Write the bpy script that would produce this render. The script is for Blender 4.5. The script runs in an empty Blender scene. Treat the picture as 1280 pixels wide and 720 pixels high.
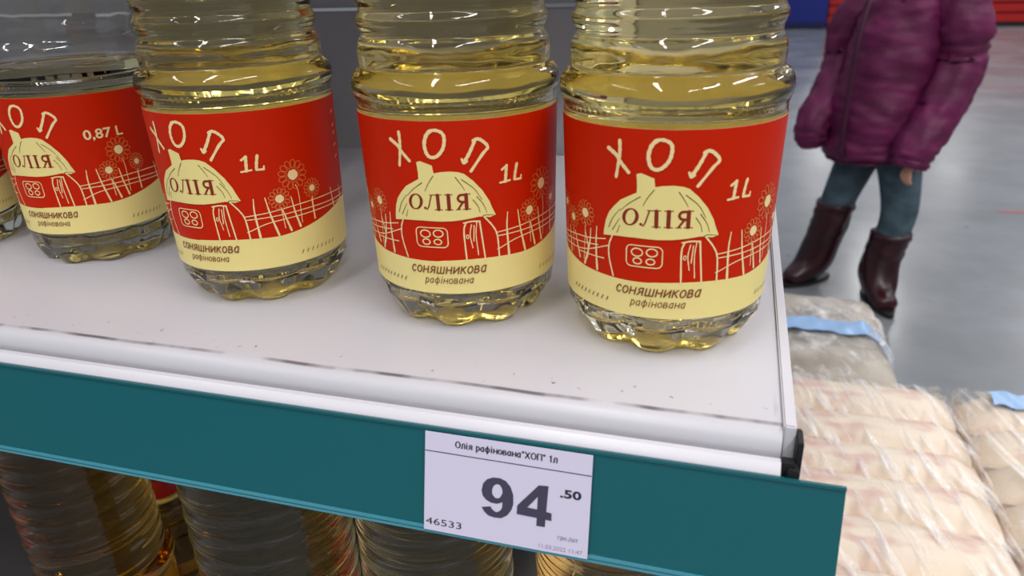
import bpy, bmesh, math, random
from mathutils import Vector, Matrix, noise
random.seed(7)
PI = math.pi
sc = bpy.context.scene
COL = sc.collection
H = 0.85            # height of the shelf top above the floor; x runs along the shelf, y goes into it

# ------------------------------------------------------------------ camera, world, lights, exposure
FPX, PITCH, YAW, ROLL = 921.3, 0.4116, -0.3023, -0.0355
cam_d = bpy.data.cameras.new('camera'); cam = bpy.data.objects.new('camera', cam_d); COL.objects.link(cam)
cy, sy = math.cos(YAW), math.sin(YAW)
F = Vector((sy*math.cos(PITCH), cy*math.cos(PITCH), -math.sin(PITCH)))
R = Vector((cy, -sy, 0)); U = R.cross(F)
R2 = R*math.cos(ROLL) + U*math.sin(ROLL); U2 = -R*math.sin(ROLL) + U*math.cos(ROLL)
cam.matrix_world = Matrix(((R2.x, U2.x, -F.x, -0.0262), (R2.y, U2.y, -F.y, -0.2171), (R2.z, U2.z, -F.z, H+0.139), (0, 0, 0, 1)))
cam_d.sensor_width = 36; cam_d.lens = FPX/1280*36; cam_d.clip_start = 0.01; cam_d.clip_end = 100
cam_d.dof.use_dof = True; cam_d.dof.focus_distance = 0.33; cam_d.dof.aperture_fstop = 14
sc.camera = cam

world = bpy.data.worlds.new('store_ambient'); sc.world = world; world.use_nodes = True
bg = world.node_tree.nodes['Background']; bg.inputs[0].default_value = (0.86, 0.90, 1.0, 1); bg.inputs[1].default_value = 0.40

def area(name, loc, sx, sy_, power, rot=(0, 0, 0), col=(1, .98, .96)):
    d = bpy.data.lights.new(name, 'AREA'); d.shape = 'RECTANGLE'; d.size = sx; d.size_y = sy_
    d.energy = power; d.color = col
    o = bpy.data.objects.new(name, d); COL.objects.link(o); o.location = loc; o.rotation_euler = rot
    return o
# rows of tube lamps over the aisles
for lx, e in ((-2.2, 9), (-.5, 16), (1.3, 30)):
    for ly in (-2.8, -1.0):
        area('tube_lamp', (lx, ly, 3.3), 0.14, 1.5, e)
for lx in (2.05, 4.65):
    for ly, ll, e in ((.9, 1.8, 30), (5.0, 1.8, 30), (10.5, 2.4, 32), (18.5, 3.4, 17), (23.0, 3.4, 17)):
        area('tube_lamp', (lx, ly, 3.6), 0.22, ll, e)
sc.view_settings.view_transform = 'Standard'; sc.view_settings.look = 'None'
sc.view_settings.gamma = 1; sc.view_settings.exposure = 0.38
sc.cycles.use_denoising = True
sc.cycles.max_bounces = 24; sc.cycles.transmission_bounces = 20; sc.cycles.transparent_max_bounces = 16
sc.cycles.glossy_bounces = 6; sc.cycles.diffuse_bounces = 8; sc.cycles.volume_bounces = 0
sc.cycles.sample_clamp_indirect = 12

# ------------------------------------------------------------------ helpers
def s2l(c): return tuple((v/255/12.92 if v/255 <= .04045 else ((v/255+.055)/1.055)**2.4) for v in c)
def mat(name, rgb, rough=.5, metal=0., **kw):
    m = bpy.data.materials.new(name); m.use_nodes = True
    b = m.node_tree.nodes['Principled BSDF']
    b.inputs['Base Color'].default_value = (*s2l(rgb), 1); b.inputs['Roughness'].default_value = rough
    b.inputs['Metallic'].default_value = metal
    for k, v in kw.items(): b.inputs[k.replace('_', ' ')].default_value = v
    return m
def noisy(m, rgb1, rgb2, scale=20, detail=4, lo=.35, hi=.65, bump=0., stretch=(1, 1, 1), dist=.002, coord='Object'):
    nt = m.node_tree; b = nt.nodes['Principled BSDF']
    tc = nt.nodes.new('ShaderNodeTexCoord'); mp = nt.nodes.new('ShaderNodeMapping'); mp.inputs['Scale'].default_value = stretch
    n = nt.nodes.new('ShaderNodeTexNoise'); n.inputs['Scale'].default_value = scale; n.inputs['Detail'].default_value = detail
    r = nt.nodes.new('ShaderNodeValToRGB'); r.color_ramp.elements[0].position = lo; r.color_ramp.elements[1].position = hi
    r.color_ramp.elements[0].color = (*s2l(rgb1), 1); r.color_ramp.elements[1].color = (*s2l(rgb2), 1)
    L = nt.links.new
    L(tc.outputs[coord], mp.inputs[0]); L(mp.outputs[0], n.inputs['Vector']); L(n.outputs['Fac'], r.inputs[0]); L(r.outputs[0], b.inputs['Base Color'])
    if bump:
        bp = nt.nodes.new('ShaderNodeBump'); bp.inputs['Strength'].default_value = bump; bp.inputs['Distance'].default_value = dist
        L(n.outputs['Fac'], bp.inputs['Height']); L(bp.outputs[0], b.inputs['Normal'])
    return m

def link(name, me, m, parent=None, smooth=True):
    o = bpy.data.objects.new(name, me); COL.objects.link(o)
    if m is not None:
        for x in (m if isinstance(m, (list, tuple)) else [m]):
            me.materials.append(x)
    if smooth: me.shade_smooth()
    if parent is not None: o.parent = parent
    return o
def from_bm(name, bm, m, parent=None, smooth=False):
    me = bpy.data.meshes.new(name); bm.to_mesh(me); bm.free(); return link(name, me, m, parent, smooth)
def thing(name, label, cat, loc=(0, 0, 0), rotz=0, group=None):
    o = bpy.data.objects.new(name, None); COL.objects.link(o); o.empty_display_size = .05
    o.location = loc; o.rotation_euler = (0, 0, rotz); o['label'] = label; o['category'] = cat
    if group: o['group'] = group
    return o
def tag(o, label, cat, group=None):
    o['label'] = label; o['category'] = cat
    if group: o['group'] = group
    return o
def box_bm(x0, x1, y0, y1, z0, z1, bev=0., bm=None):
    b = bmesh.new()
    bmesh.ops.create_cube(b, size=1, matrix=Matrix.Translation(((x0+x1)/2, (y0+y1)/2, (z0+z1)/2)) @ Matrix.Diagonal((x1-x0, y1-y0, z1-z0, 1)))
    if bev: bmesh.ops.bevel(b, geom=b.edges[:], offset=bev, segments=2, affect='EDGES')
    if bm is None: return b
    me = bpy.data.meshes.new('t'); b.to_mesh(me); b.free(); bm.from_mesh(me); bpy.data.meshes.remove(me); return bm
def extrude_x(profile, x0, x1, closed=True, nseg=1):
    """(y,z) profile swept along x"""
    bm = bmesh.new(); rows = []
    for i in range(nseg+1):
        x = x0+(x1-x0)*i/nseg; rows.append([bm.verts.new((x, p[0], p[1])) for p in profile])
    n = len(profile)
    for a, b in zip(rows, rows[1:]):
        for j in range(n if closed else n-1): bm.faces.new((a[j], a[(j+1) % n], b[(j+1) % n], b[j]))
    if closed: bm.faces.new(rows[0][::-1]); bm.faces.new(rows[-1])
    bmesh.ops.recalc_face_normals(bm, faces=bm.faces[:]); return bm
def catmull(pts, n=6):
    if len(pts) < 3: return [Vector(p) for p in pts]
    P = [Vector(p) for p in pts]; cl = (P[0]-P[-1]).length < 1e-6; out = []
    for i in range(len(P)-1):
        p1, p2 = P[i], P[i+1]
        p0 = P[i-1] if i > 0 else (P[-2] if cl else p1*2-p2)
        p3 = P[i+2] if i+2 < len(P) else (P[1] if cl else p2*2-p1)
        for k in range(n):
            t = k/n
            out.append(.5*((2*p1)+(-p0+p2)*t+(2*p0-5*p1+4*p2-p3)*t*t+(-p0+3*p1-3*p2+p3)*t**3))
    out.append(P[-1]); return out

# flat print drawn in millimetres, later wrapped on a label or laid on a card
class Ink:
    def __init__(s): s.bm = bmesh.new()
    def face(s, pts, mi, lay):
        vs = [s.bm.verts.new((p[0], p[1], lay)) for p in pts]
        f = s.bm.faces.new(vs); f.material_index = mi; return f
    def stroke(s, pts, w, mi=0, lay=0., smooth=True, w2=None, wob=.12):
        P = catmull(pts) if smooth else [Vector(p) for p in pts]
        w2 = w if w2 is None else w2
        n = len(P); rows = []
        for i, p in enumerate(P):
            d = (P[min(i+1, n-1)]-P[max(i-1, 0)]); d = d.normalized() if d.length > 1e-9 else Vector((1, 0))
            t = i/max(n-1, 1); ww = (w+(w2-w)*t)/2*(1+wob*math.sin(i*1.7+p[0]))
            q = Vector((-d.y, d.x))*ww; rows.append((p+q, p-q))
        for a, b in zip(rows, rows[1:]):
            vs = [a[0], a[1], b[1], b[0]]
            try: s.face(vs, mi, lay)
            except ValueError: pass
        for c, r in ((P[0], w), (P[-1], w2)):
            s.face([(c[0]+r/2*math.cos(k*PI/4), c[1]+r/2*math.sin(k*PI/4)) for k in range(8)], mi, lay+.001)
    def disc(s, c, rx, ry, mi=0, lay=0., n=18, wob=0.):
        s.face([(c[0]+rx*math.cos(2*PI*k/n)*(1+wob*math.sin(k*2.3)), c[1]+ry*math.sin(2*PI*k/n)*(1+wob*math.cos(k*1.9))) for k in range(n)], mi, lay)
    def ring(s, c, rx, ry, w, mi=0, lay=0.):
        s.stroke([(c[0]+rx*math.cos(2*PI*k/14), c[1]+ry*math.sin(2*PI*k/14)) for k in range(15)], w, mi, lay)
    def poly(s, pts, mi=0, lay=0.):
        f = s.face(pts, mi, lay); bmesh.ops.triangulate(s.bm, faces=[f])
    def flower(s, c, r, r0, mi_p, mi_c, lay):
        for k in range(13):
            a = 2*PI*k/13; d = Vector((math.cos(a), math.sin(a))); q = Vector((-d.y, d.x)); C_ = Vector(c)
            s.stroke([C_+d*r0*1.25-q*.25, C_+d*(r*.8)-q*r*.17, C_+d*r, C_+d*(r*.8)+q*r*.17, C_+d*r0*1.25+q*.25], .34, mi_p, lay)
        s.disc(c, r0, r0, mi_c, lay+.02, wob=.06)
    def text(s, body, x0, x1, y0, y1, mi=0, lay=0., bold=0., shear=0., curve=None):
        cu = bpy.data.curves.new('t', 'FONT'); cu.body = body; cu.size = 1; cu.offset = bold; cu.shear = shear; cu.resolution_u = 3
        o = bpy.data.objects.new('t', cu); COL.objects.link(o)
        dg = bpy.context.evaluated_depsgraph_get(); dg.update()
        me = bpy.data.meshes.new_from_object(o.evaluated_get(dg)); bpy.data.objects.remove(o)
        xs = [v.co.x for v in me.vertices]; ys = [v.co.y for v in me.vertices]
        ax, bx, ay, by = min(xs), max(xs), min(ys), max(ys)
        for v in me.vertices:
            v.co = Vector((x0+(v.co.x-ax)/(bx-ax)*(x1-x0), y0+(v.co.y-ay)/(by-ay)*(y1-y0), lay))
        b = bmesh.new(); b.from_mesh(me)
        for f in b.faces: f.material_index = mi
        b.to_mesh(me); b.free(); s.bm.from_mesh(me); bpy.data.meshes.remove(me)
    def letters(s, body, x0, x1, y0, xh, mi=0, lay=0., w=.5, shear=0.):
        """hand-drawn lower-case Cyrillic, evenly spread from x0 to x1; xh is the x-height"""
        O_ = [(.5+.42*math.cos(a*PI/6+PI/2), .5+.5*math.sin(a*PI/6+PI/2)) for a in range(13)]
        G = {'с': (.8, [[(.85,.82),(.6,1),(.25,.9),(.08,.5),(.25,.1),(.6,0),(.88,.18)]]), 'о': (.9, [O_]), 'н': (1., [[(.12,1),(.12,0)],[(.88,1),(.88,0)],[(.12,.52),(.88,.52)]]),
             'я': (.95, [[(.85,1),(.85,0)],[(.85,1),(.45,1),(.2,.75),(.45,.48),(.85,.48)],[(.5,.48),(.1,0)]]), 'ш': (1.35, [[(.1,1),(.1,0)],[(.5,1),(.5,0)],[(.9,1),(.9,0)],[(.1,.02),(.9,.02)]]),
             'и': (1., [[(.12,1),(.12,0)],[(.88,1),(.88,0)],[(.12,.05),(.88,.95)]]), 'к': (.9, [[(.12,1),(.12,0)],[(.85,1),(.15,.5)],[(.35,.6),(.9,0)]]),
             'в': (.9, [[(.12,1),(.12,0)],[(.12,1),(.6,1),(.75,.78),(.55,.55),(.12,.53)],[(.5,.53),(.85,.4),(.8,.1),(.5,0),(.12,0)]]), 'а': (.9, [[(.8,1),(.8,0)],[(.8,.85),(.5,1),(.15,.7),(.12,.3),(.4,0),(.8,.25)]]),
             'р': (.9, [[(.15,1),(.15,-.45)],[(.15,.8),(.5,1),(.85,.7),(.85,.3),(.5,0),(.15,.2)]]), 'ф': (1.15, [[(.5,1.35),(.5,-.4)],O_]), 'і': (.45, [[(.5,1),(.5,0)],[(.5,1.35),(.5,1.42)]]),
             'л': (.95, [[(.05,0),(.25,.1),(.35,1),(.88,1),(.88,0)]]), 'О': (1.25, [[(x*1.0, y*1.4) for x, y in O_]]), 'Х': (1.15, [[(.05,0),(.9,1.4)],[(.05,1.4),(.9,0)]]), 'П': (1.15, [[(.1,0),(.1,1.4)],[(.1,1.38),(.9,1.38)],[(.9,1.4),(.9,0)]]),
             '1': (.7, [[(.15,1.1),(.55,1.4)],[(.55,1.4),(.55,0)]]), '"': (.6, [[(.3,1.4),(.3,1.1)],[(.65,1.4),(.65,1.1)]]), ' ': (.5, []), 'г': (.7, [[(.12,0),(.12,1)],[(.12,.97),(.8,.97)]]), 'т': (.9, [[(.5,0),(.5,1)],[(.05,.97),(.95,.97)]]), '.': (.4, [[(.4,0),(.5,.06)]]), '/': (.6, [[(.05,-.2),(.8,1.3)]])}
        tot = sum(G[c][0]+.18 for c in body); x = x0; k = (x1-x0)/tot
        for c in body:
            gw, ss = G[c]
            for st in ss: s.stroke([(x+px*gw*k+shear*py*xh, y0+py*xh) for px, py in st], w, mi, lay, smooth=len(st) > 3 and c not in 'шник', wob=0)
            x += (gw+.18)*k
    def cut(s, step=2.5):
        xs = [v.co.x for v in s.bm.verts]; x = math.floor(min(xs)/step)*step
        while x < max(xs):
            bmesh.ops.bisect_plane(s.bm, geom=s.bm.verts[:]+s.bm.edges[:]+s.bm.faces[:], plane_co=(x, 0, 0), plane_no=(1, 0, 0), dist=1e-5); x += step

# ------------------------------------------------------------------ materials
def pet_material(name, tint, bump=.35):
    m = mat(name, (255, 255, 255), .02); b = m.node_tree.nodes['Principled BSDF']
    b.inputs['Base Color'].default_value = (*tint, 1); b.inputs['Transmission Weight'].default_value = 1; b.inputs['IOR'].default_value = 1.45
    nt = m.node_tree; tc = nt.nodes.new('ShaderNodeTexCoord'); n = nt.nodes.new('ShaderNodeTexNoise'); n.inputs['Scale'].default_value = 55; n.inputs['Detail'].default_value = 1
    mp = nt.nodes.new('ShaderNodeMapping'); mp.inputs['Scale'].default_value = (1, 1, 1.6)
    bp = nt.nodes.new('ShaderNodeBump'); bp.inputs['Strength'].default_value = bump; bp.inputs['Distance'].default_value = .0012
    nt.links.new(tc.outputs['Object'], mp.inputs[0]); nt.links.new(mp.outputs[0], n.inputs['Vector']); nt.links.new(n.outputs['Fac'], bp.inputs['Height']); nt.links.new(bp.outputs[0], b.inputs['Normal'])
    return m
M_PET = pet_material('clear_bottle_plastic', (.995, .965, .80))
M_PET_CLEAR = pet_material('clear_empty_bottle_plastic', (.975, .97, .93))
M_PET_DARK = pet_material('amber_bottle_plastic', (.97, .90, .62), .15)
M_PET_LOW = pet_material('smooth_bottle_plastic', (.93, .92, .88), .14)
def oil_material(name, col, dens):
    m = bpy.data.materials.new(name); m.use_nodes = True; nt = m.node_tree; nt.nodes.clear()
    out = nt.nodes.new('ShaderNodeOutputMaterial'); t = nt.nodes.new('ShaderNodeBsdfTransparent'); v = nt.nodes.new('ShaderNodeVolumeAbsorption')
    v.inputs['Color'].default_value = (*col, 1); v.inputs['Density'].default_value = dens
    nt.links.new(t.outputs[0], out.inputs['Surface']); nt.links.new(v.outputs[0], out.inputs['Volume']); return m
M_OIL = oil_material('sunflower_oil', (.99, .875, .22), 11)
M_OIL_DARK = oil_material('amber_oil', (.94, .74, .14), 20)
M_OIL_LOW = oil_material('neutral_oil', (.88, .80, .42), 14)  # less orange, more neutral oil tint for lower-shelf bottles
M_RED = mat('label_red', (198, 34, 0), .45, Specular_IOR_Level=.13)
M_CREAM = mat('label_cream', (242, 224, 146), .42, Specular_IOR_Level=.3)
M_LBACK = mat('label_inner_face', (252, 246, 228), .6)
M_BROWN = mat('print_brown', (138, 34, 8), .4)
M_OLIVE = mat('print_olive', (96, 82, 30), .4)
M_ORANGE = mat('print_orange', (222, 112, 52), .4)
M_SALMON = mat('print_light_cream', (250, 220, 160), .4)
M_CAPY = mat('cap_yellow', (228, 190, 30), .4)
M_CAPR = mat('cap_red', (190, 22, 20), .35)
M_STEEL = mat('shelf_white_enamel', (196, 194, 200), .32)
M_LIP = mat('shelf_lip_enamel', (206, 204, 210), .22)
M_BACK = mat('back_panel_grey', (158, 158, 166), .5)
M_BAY_SHADE = mat('lower_bay_painted_shade', (76, 73, 72), .6)  # dark tone paints the lower bay's shade into panels and deck
M_ALU = mat('rail_plastic_white', (210, 207, 214), .3)
M_TEAL = mat('price_strip_teal', (14, 90, 98), .22)
M_TEALL = mat('price_strip_edge', (70, 142, 158), .18)
M_BLACK = mat('black_plastic', (22, 22, 24), .5)
M_CARD = mat('price_card', (212, 206, 228), .5)
M_INK = mat('price_ink', (64, 60, 80), .6)
M_INK2 = mat('price_ink_dark', (38, 36, 50), .6)
M_INK3 = mat('price_ink_faint', (140, 134, 158), .6)

def scuff(m):
    """dark rub marks along the front bend and the right edge of the shelf"""
    nt = m.node_tree; b = nt.nodes['Principled BSDF']; L = nt.links.new; N = nt.nodes.new
    tc = N('ShaderNodeTexCoord'); sp = N('ShaderNodeSeparateXYZ'); L(tc.outputs['Object'], sp.inputs[0])
    def math_(op, a, c=None, clamp=False):
        n = N('ShaderNodeMath'); n.operation = op; n.use_clamp = clamp
        for i, v in enumerate((a, c)):
            if v is None: continue
            if isinstance(v, (int, float)): n.inputs[i].default_value = v
            else: L(v, n.inputs[i])
        return n.outputs[0]
    def nz(scale, stretch, detail=3):
        mp = N('ShaderNodeMapping'); mp.inputs['Scale'].default_value = stretch; L(tc.outputs['Object'], mp.inputs[0])
        n = N('ShaderNodeTexNoise'); n.inputs['Scale'].default_value = scale; n.inputs['Detail'].default_value = detail; L(mp.outputs[0], n.inputs['Vector']); return n.outputs['Fac']
    wig = math_('MULTIPLY', math_('SUBTRACT', nz(14, (1, 0, 0)), .5), .003)
    yy = math_('ADD', sp.outputs[1], wig)
    band = math_('SUBTRACT', 1, math_('MULTIPLY', math_('ABSOLUTE', math_('SUBTRACT', yy, -.0004)), 1/.0013), True)
    brk = math_('MULTIPLY', math_('SUBTRACT', nz(26, (1, .4, 0), 8), .41), 7, True)
    line = math_('MULTIPLY', math_('MULTIPLY', band, 1.6, True), brk)
    near = math_('SUBTRACT', 1, math_('MULTIPLY', math_('ABSOLUTE', math_('SUBTRACT', yy, .007)), 1/.009), True)
    speck = math_('MULTIPLY', math_('MULTIPLY', math_('SUBTRACT', nz(260, (1, .8, 1), 3), .66), 14, True), near)
    xb = math_('SUBTRACT', 1, math_('MULTIPLY', math_('ABSOLUTE', math_('ADD', sp.outputs[0], .0052)), 1/.0011), True)
    xl = math_('MULTIPLY', math_('MULTIPLY', xb, 1.4, True), math_('MULTIPLY', math_('SUBTRACT', nz(22, (3, 1, 0), 9), .5), 5, True))
    tot = math_('MULTIPLY', math_('MAXIMUM', math_('MAXIMUM', line, speck), xl), .8)
    mx = N('ShaderNodeMix'); mx.data_type = 'RGBA'; mx.inputs[6].default_value = b.inputs['Base Color'].default_value; mx.inputs[7].default_value = (*s2l((62, 56, 60)), 1)
    L(tot, mx.inputs[0]); L(mx.outputs[2], b.inputs['Base Color'])
    rn = N('ShaderNodeMapRange'); rn.inputs[3].default_value = .26; rn.inputs[4].default_value = .42; L(nz(30, (1, 1, 1)), rn.inputs[0]); L(rn.outputs[0], b.inputs['Roughness'])
scuff(M_STEEL)

def floor_material():
    m = mat('polished_concrete', (138, 141, 146), .3); nt = m.node_tree; b = nt.nodes['Principled BSDF']; L = nt.links.new; N = nt.nodes.new
    tc = N('ShaderNodeTexCoord')
    a = N('ShaderNodeTexNoise'); a.inputs['Scale'].default_value = 1.6; a.inputs['Detail'].default_value = 7; a.inputs['Roughness'].default_value = .62; L(tc.outputs['Object'], a.inputs['Vector'])
    r = N('ShaderNodeValToRGB'); r.color_ramp.elements[0].position = .25; r.color_ramp.elements[0].color = (*s2l((108, 112, 112)), 1)
    r.color_ramp.elements[1].position = .75; r.color_ramp.elements[1].color = (*s2l((148, 150, 156)), 1); L(a.outputs['Fac'], r.inputs[0])
    c = N('ShaderNodeTexNoise'); c.inputs['Scale'].default_value = 13; c.inputs['Detail'].default_value = 4; L(tc.outputs['Object'], c.inputs['Vector'])
    r2 = N('ShaderNodeValToRGB'); r2.color_ramp.elements[0].position = .70; r2.color_ramp.elements[0].color = (0, 0, 0, 1); r2.color_ramp.elements[1].position = .76; r2.color_ramp.elements[1].color = (1, 1, 1, 1); L(c.outputs['Fac'], r2.inputs[0])
    mx = N('ShaderNodeMix'); mx.data_type = 'RGBA'; mx.inputs[7].default_value = (*s2l((84, 84, 84)), 1); L(r2.outputs[0], mx.inputs[0]); L(r.outputs[0], mx.inputs[6]); L(mx.outputs[2], b.inputs['Base Color'])
    rr = N('ShaderNodeMapRange'); rr.inputs[3].default_value = .10; rr.inputs[4].default_value = .34; L(a.outputs['Fac'], rr.inputs[0]); L(rr.outputs[0], b.inputs['Roughness'])
    bp = N('ShaderNodeBump'); bp.inputs['Strength'].default_value = .05; bp.inputs['Distance'].default_value = .004; L(a.outputs['Fac'], bp.inputs['Height']); L(bp.outputs[0], b.inputs['Normal'])
    return m

# ------------------------------------------------------------------ setting
o = from_bm('floor', box_bm(-6, 12, -5, 30, -.05, 0), floor_material()); o['kind'] = 'structure'
M_WALL = mat('wall_paint', (196, 198, 200), .8)
for nm, b_ in (('wall_back', (-6, 12, 30, 30.1, 0, 4.6)), ('wall_front', (-6, 12, -5.1, -5, 0, 4.6)), ('wall_left', (-6.1, -6, -5, 30, 0, 4.6)), ('wall_right', (12, 12.1, -5, 30, 0, 4.6))):
    o = from_bm(nm, box_bm(*b_), M_WALL); o['kind'] = 'structure'
M_TAPE = mat('floor_tape_red', (176, 84, 84), .5)
for n, (x0, x1, y0, y1) in enumerate(((1.78, 3.2, 6.44, 6.475), (1.035, 1.9, 3.115, 3.135))):
    o = from_bm('tape_line', box_bm(x0, x1, y0, y1, 0, .0012), M_TAPE)
    tag(o, ('faint red tape line far across the grey floor, right of the purple jacket', 'short red tape line on the grey floor at the right edge, level with the jeans')[n], 'tape')

# ------------------------------------------------------------------ shelving
D = .347
XL = -1.35
def shelf_deck(z, name, label, x0=XL, x1=0., depth=D, y0=0., dm=None):
    t = thing(name, label, 'shelf', (0, y0, z))
    prof = [(depth, 0)] + [(.0005, 0)]
    for k in range(1, 7):                       # rounded front bend
        a = PI/2*k/6; prof.append((.0005-.0070*math.sin(a), -.0070*(1-math.cos(a))))
    prof += [(-.0050, -.0125), (-.0046, -.034), (-.0036, -.034), (-.0040, -.012), (-.0046, -.008), (.001, -.0022), (depth, -.0022)]
    dk = from_bm('deck', extrude_x(prof, x0, x1-.0035), dm or M_STEEL, t, True); dk.data.set_sharp_from_angle(angle=math.radians(35))
    from_bm('side_lip', box_bm(x1-.0034, x1+.0006, -.0035, depth, -.034, .0016, .0006), M_LIP, t)
    from_bm('bracket', box_bm(x1-.030, x1-.027, .02, depth, -.045, -.0025), M_LIP, t)
    return t
top = shelf_deck(H, 'store_shelf', 'white metal shelf with scuffed front edge carrying the red-labelled oil bottles')
low = shelf_deck(H-.372, 'store_shelf', 'lower metal shelf, coloured dark to paint in its shade, under the teal price strip', dm=M_BAY_SHADE)
roof = shelf_deck(H+.335, 'store_shelf', 'upper white metal shelf above the oil bottles')

# rail and teal price strip on the top shelf front (strip leans out at the bottom)
A0 = Vector((0, -.0128, -.0118)); A1 = Vector((0, -.0222, -.0506)); DN = (A1-A0).normalized(); NO = Vector((0, DN.z, -DN.y))   # outward normal
if NO.y > 0: NO = -NO
rail = [(-.0070, -.0105), (-.0080, -.0080), (-.0105, -.0078), (-.0124, -.0092), (-.0132, -.0108), (-.0130, -.0116), (-.0116, -.0120)]
rail += [(-.0212, -.0498), (-.0200, -.0500), (-.0090, -.0240), (-.0054, -.0230), (-.0054, -.0140)]
rl = from_bm('price_rail', extrude_x(rail, XL, -.0035), M_ALU, top, True); rl.data.set_sharp_from_angle(angle=math.radians(40))
XS = .0158
def on_strip(x, s, off=0.): p = A0+DN*s+NO*off; return Vector((x, p.y, p.z))
SL = (A1-A0).length
def strip_prof(s0, s1, a, b):
    return [tuple(on_strip(0, s0, a))[1:], tuple(on_strip(0, s0, b))[1:], tuple(on_strip(0, s1, b))[1:], tuple(on_strip(0, s1, a))[1:]]
ps = from_bm('price_strip', extrude_x(strip_prof(0, SL, .0002, .0011), XL, XS), M_TEAL, top)
for s0, s1, a, b, mm in ((.0377, .0387, .0011, .0020, M_TEALL), (.0392, .0402, .0009, .0018, M_TEALL), (-.0004, .0006, .0002, .0018, M_TEAL)):
    from_bm('strip_edge', extrude_x(strip_prof(s0, s1, a, b), XL, XS), mm, ps)
eb = bmesh.new()
box_bm(.0007, .0028, -.0085, .0005, -.020, -.0012, .0004, eb); box_bm(-.0034, .0008, -.0110, -.0066, -.0128, -.0078, .0004, eb); box_bm(-.0016, .0020, -.0128, -.0070, -.0205, -.0090, .0004, eb)
from_bm('end_bracket', eb, M_BLACK, top)

gon = thing('gondola_frame', 'grey back panels and white end post behind the oil bottles', 'shelving', (0, 0, 0))
from_bm('end_post', box_bm(-.028, -.0005, D+.001, D+.05, 0, 2.0, .0015), M_LIP, gon)
from_bm('base', box_bm(XL, 0, .0, D+.05, 0, .12, .003), M_LIP, gon)
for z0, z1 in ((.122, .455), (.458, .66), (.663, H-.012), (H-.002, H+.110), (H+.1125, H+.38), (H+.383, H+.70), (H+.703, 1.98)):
    from_bm('back_panel', box_bm(XL, -.0285, D+.006, D+.012, z0, z1, .0012), M_BACK if z0 > .84 else M_BAY_SHADE, gon)  # panels below the top shelf get the painted-in shade tone
from_bm('post', box_bm(-.62, -.59, D+.0125, D+.045, .12, 1.98, .001), M_LIP, gon)

# ------------------------------------------------------------------ bottles
def interp(tab, z):
    for (z0, r0), (z1, r1) in zip(tab, tab[1:]):
        if z <= z1: return r0+(r1-r0)*((z-z0)/(z1-z0) if z1 > z0 else 0)
    return tab[-1][1]
def smooth_prof(pts, n=4):
    c = catmull([(r, z) for z, r in pts], n); return [(max(p[0], .0005), p[1]) for p in c]
def lathe_bm(prof, seg=96, foot=None, cap0=True, cap1=True, flip=False):
    bm = bmesh.new(); rows = []
    for r, z in prof:
        row = []
        for k in range(seg):
            a = 2*PI*k/seg; rr, zz = (foot(r, z, a) if foot else (r, z)); row.append(bm.verts.new((rr*math.sin(a), -rr*math.cos(a), zz)))
        rows.append(row)
    for a, b in zip(rows, rows[1:]):
        for k in range(seg): bm.faces.new((a[k], a[(k+1) % seg], b[(k+1) % seg], b[k]))
    if cap0: bm.faces.new(rows[0][::-1])
    if cap1: bm.faces.new(rows[-1])
    if flip: bmesh.ops.reverse_faces(bm, faces=bm.faces[:])
    return bm
# (height, radius) of the one-litre bottle
P1 = [(0, .0312), (.0012, .0328), (.005, .0352), (.0095, .0374), (.014, .0387), (.0182, .0391), (.0885, .0409), (.0925, .0413), (.0965, .0424), (.1005, .0420), (.1032, .0400), (.1045, .0384), (.1060, .0385), (.1105, .0386), (.1140, .0378),
      (.1160, .0365), (.1175, .0366), (.1200, .0378), (.1225, .0379), (.1245, .0368), (.1260, .0365), (.1285, .0374), (.1310, .0376), (.1335, .0366), (.1350, .0364), (.1380, .0375), (.1405, .0375), (.1430, .0364), (.1450, .0363), (.148, .0373), (.151, .0372), (.154, .0362),
      (.158, .0372), (.162, .0380), (.170, .0386), (.182, .0382), (.196, .0362), (.210, .0322), (.224, .0262), (.236, .0195), (.243, .0150), (.248, .0138), (.250, .0138)]
P087 = [(0, .031), (.0015, .0332), (.006, .0352), (.012, .0364), (.0182, .0368), (.0885, .0384), (.094, .0386), (.101, .0392), (.106, .0398), (.110, .0392), (.113, .0374), (.116, .0372), (.122, .0388), (.135, .0392), (.150, .0388), (.158, .0376), (.163, .0376), (.170, .0386), (.185, .0374), (.200, .0340), (.215, .0280), (.230, .0200), (.240, .0150), (.246, .0138), (.250, .0138)]
def foot(depth=.0042, n=9, top_=.017):
    def f(r, z, a):
        t = max(0, 1-z/top_); l = .5-.5*math.cos(n*a); l = l**2
        return r*(1-.02*t)-depth*l*min(1, t*1.6), z+(.0018*l*max(0, 1-z/.002) if z < .002 else 0)
    return f
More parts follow.
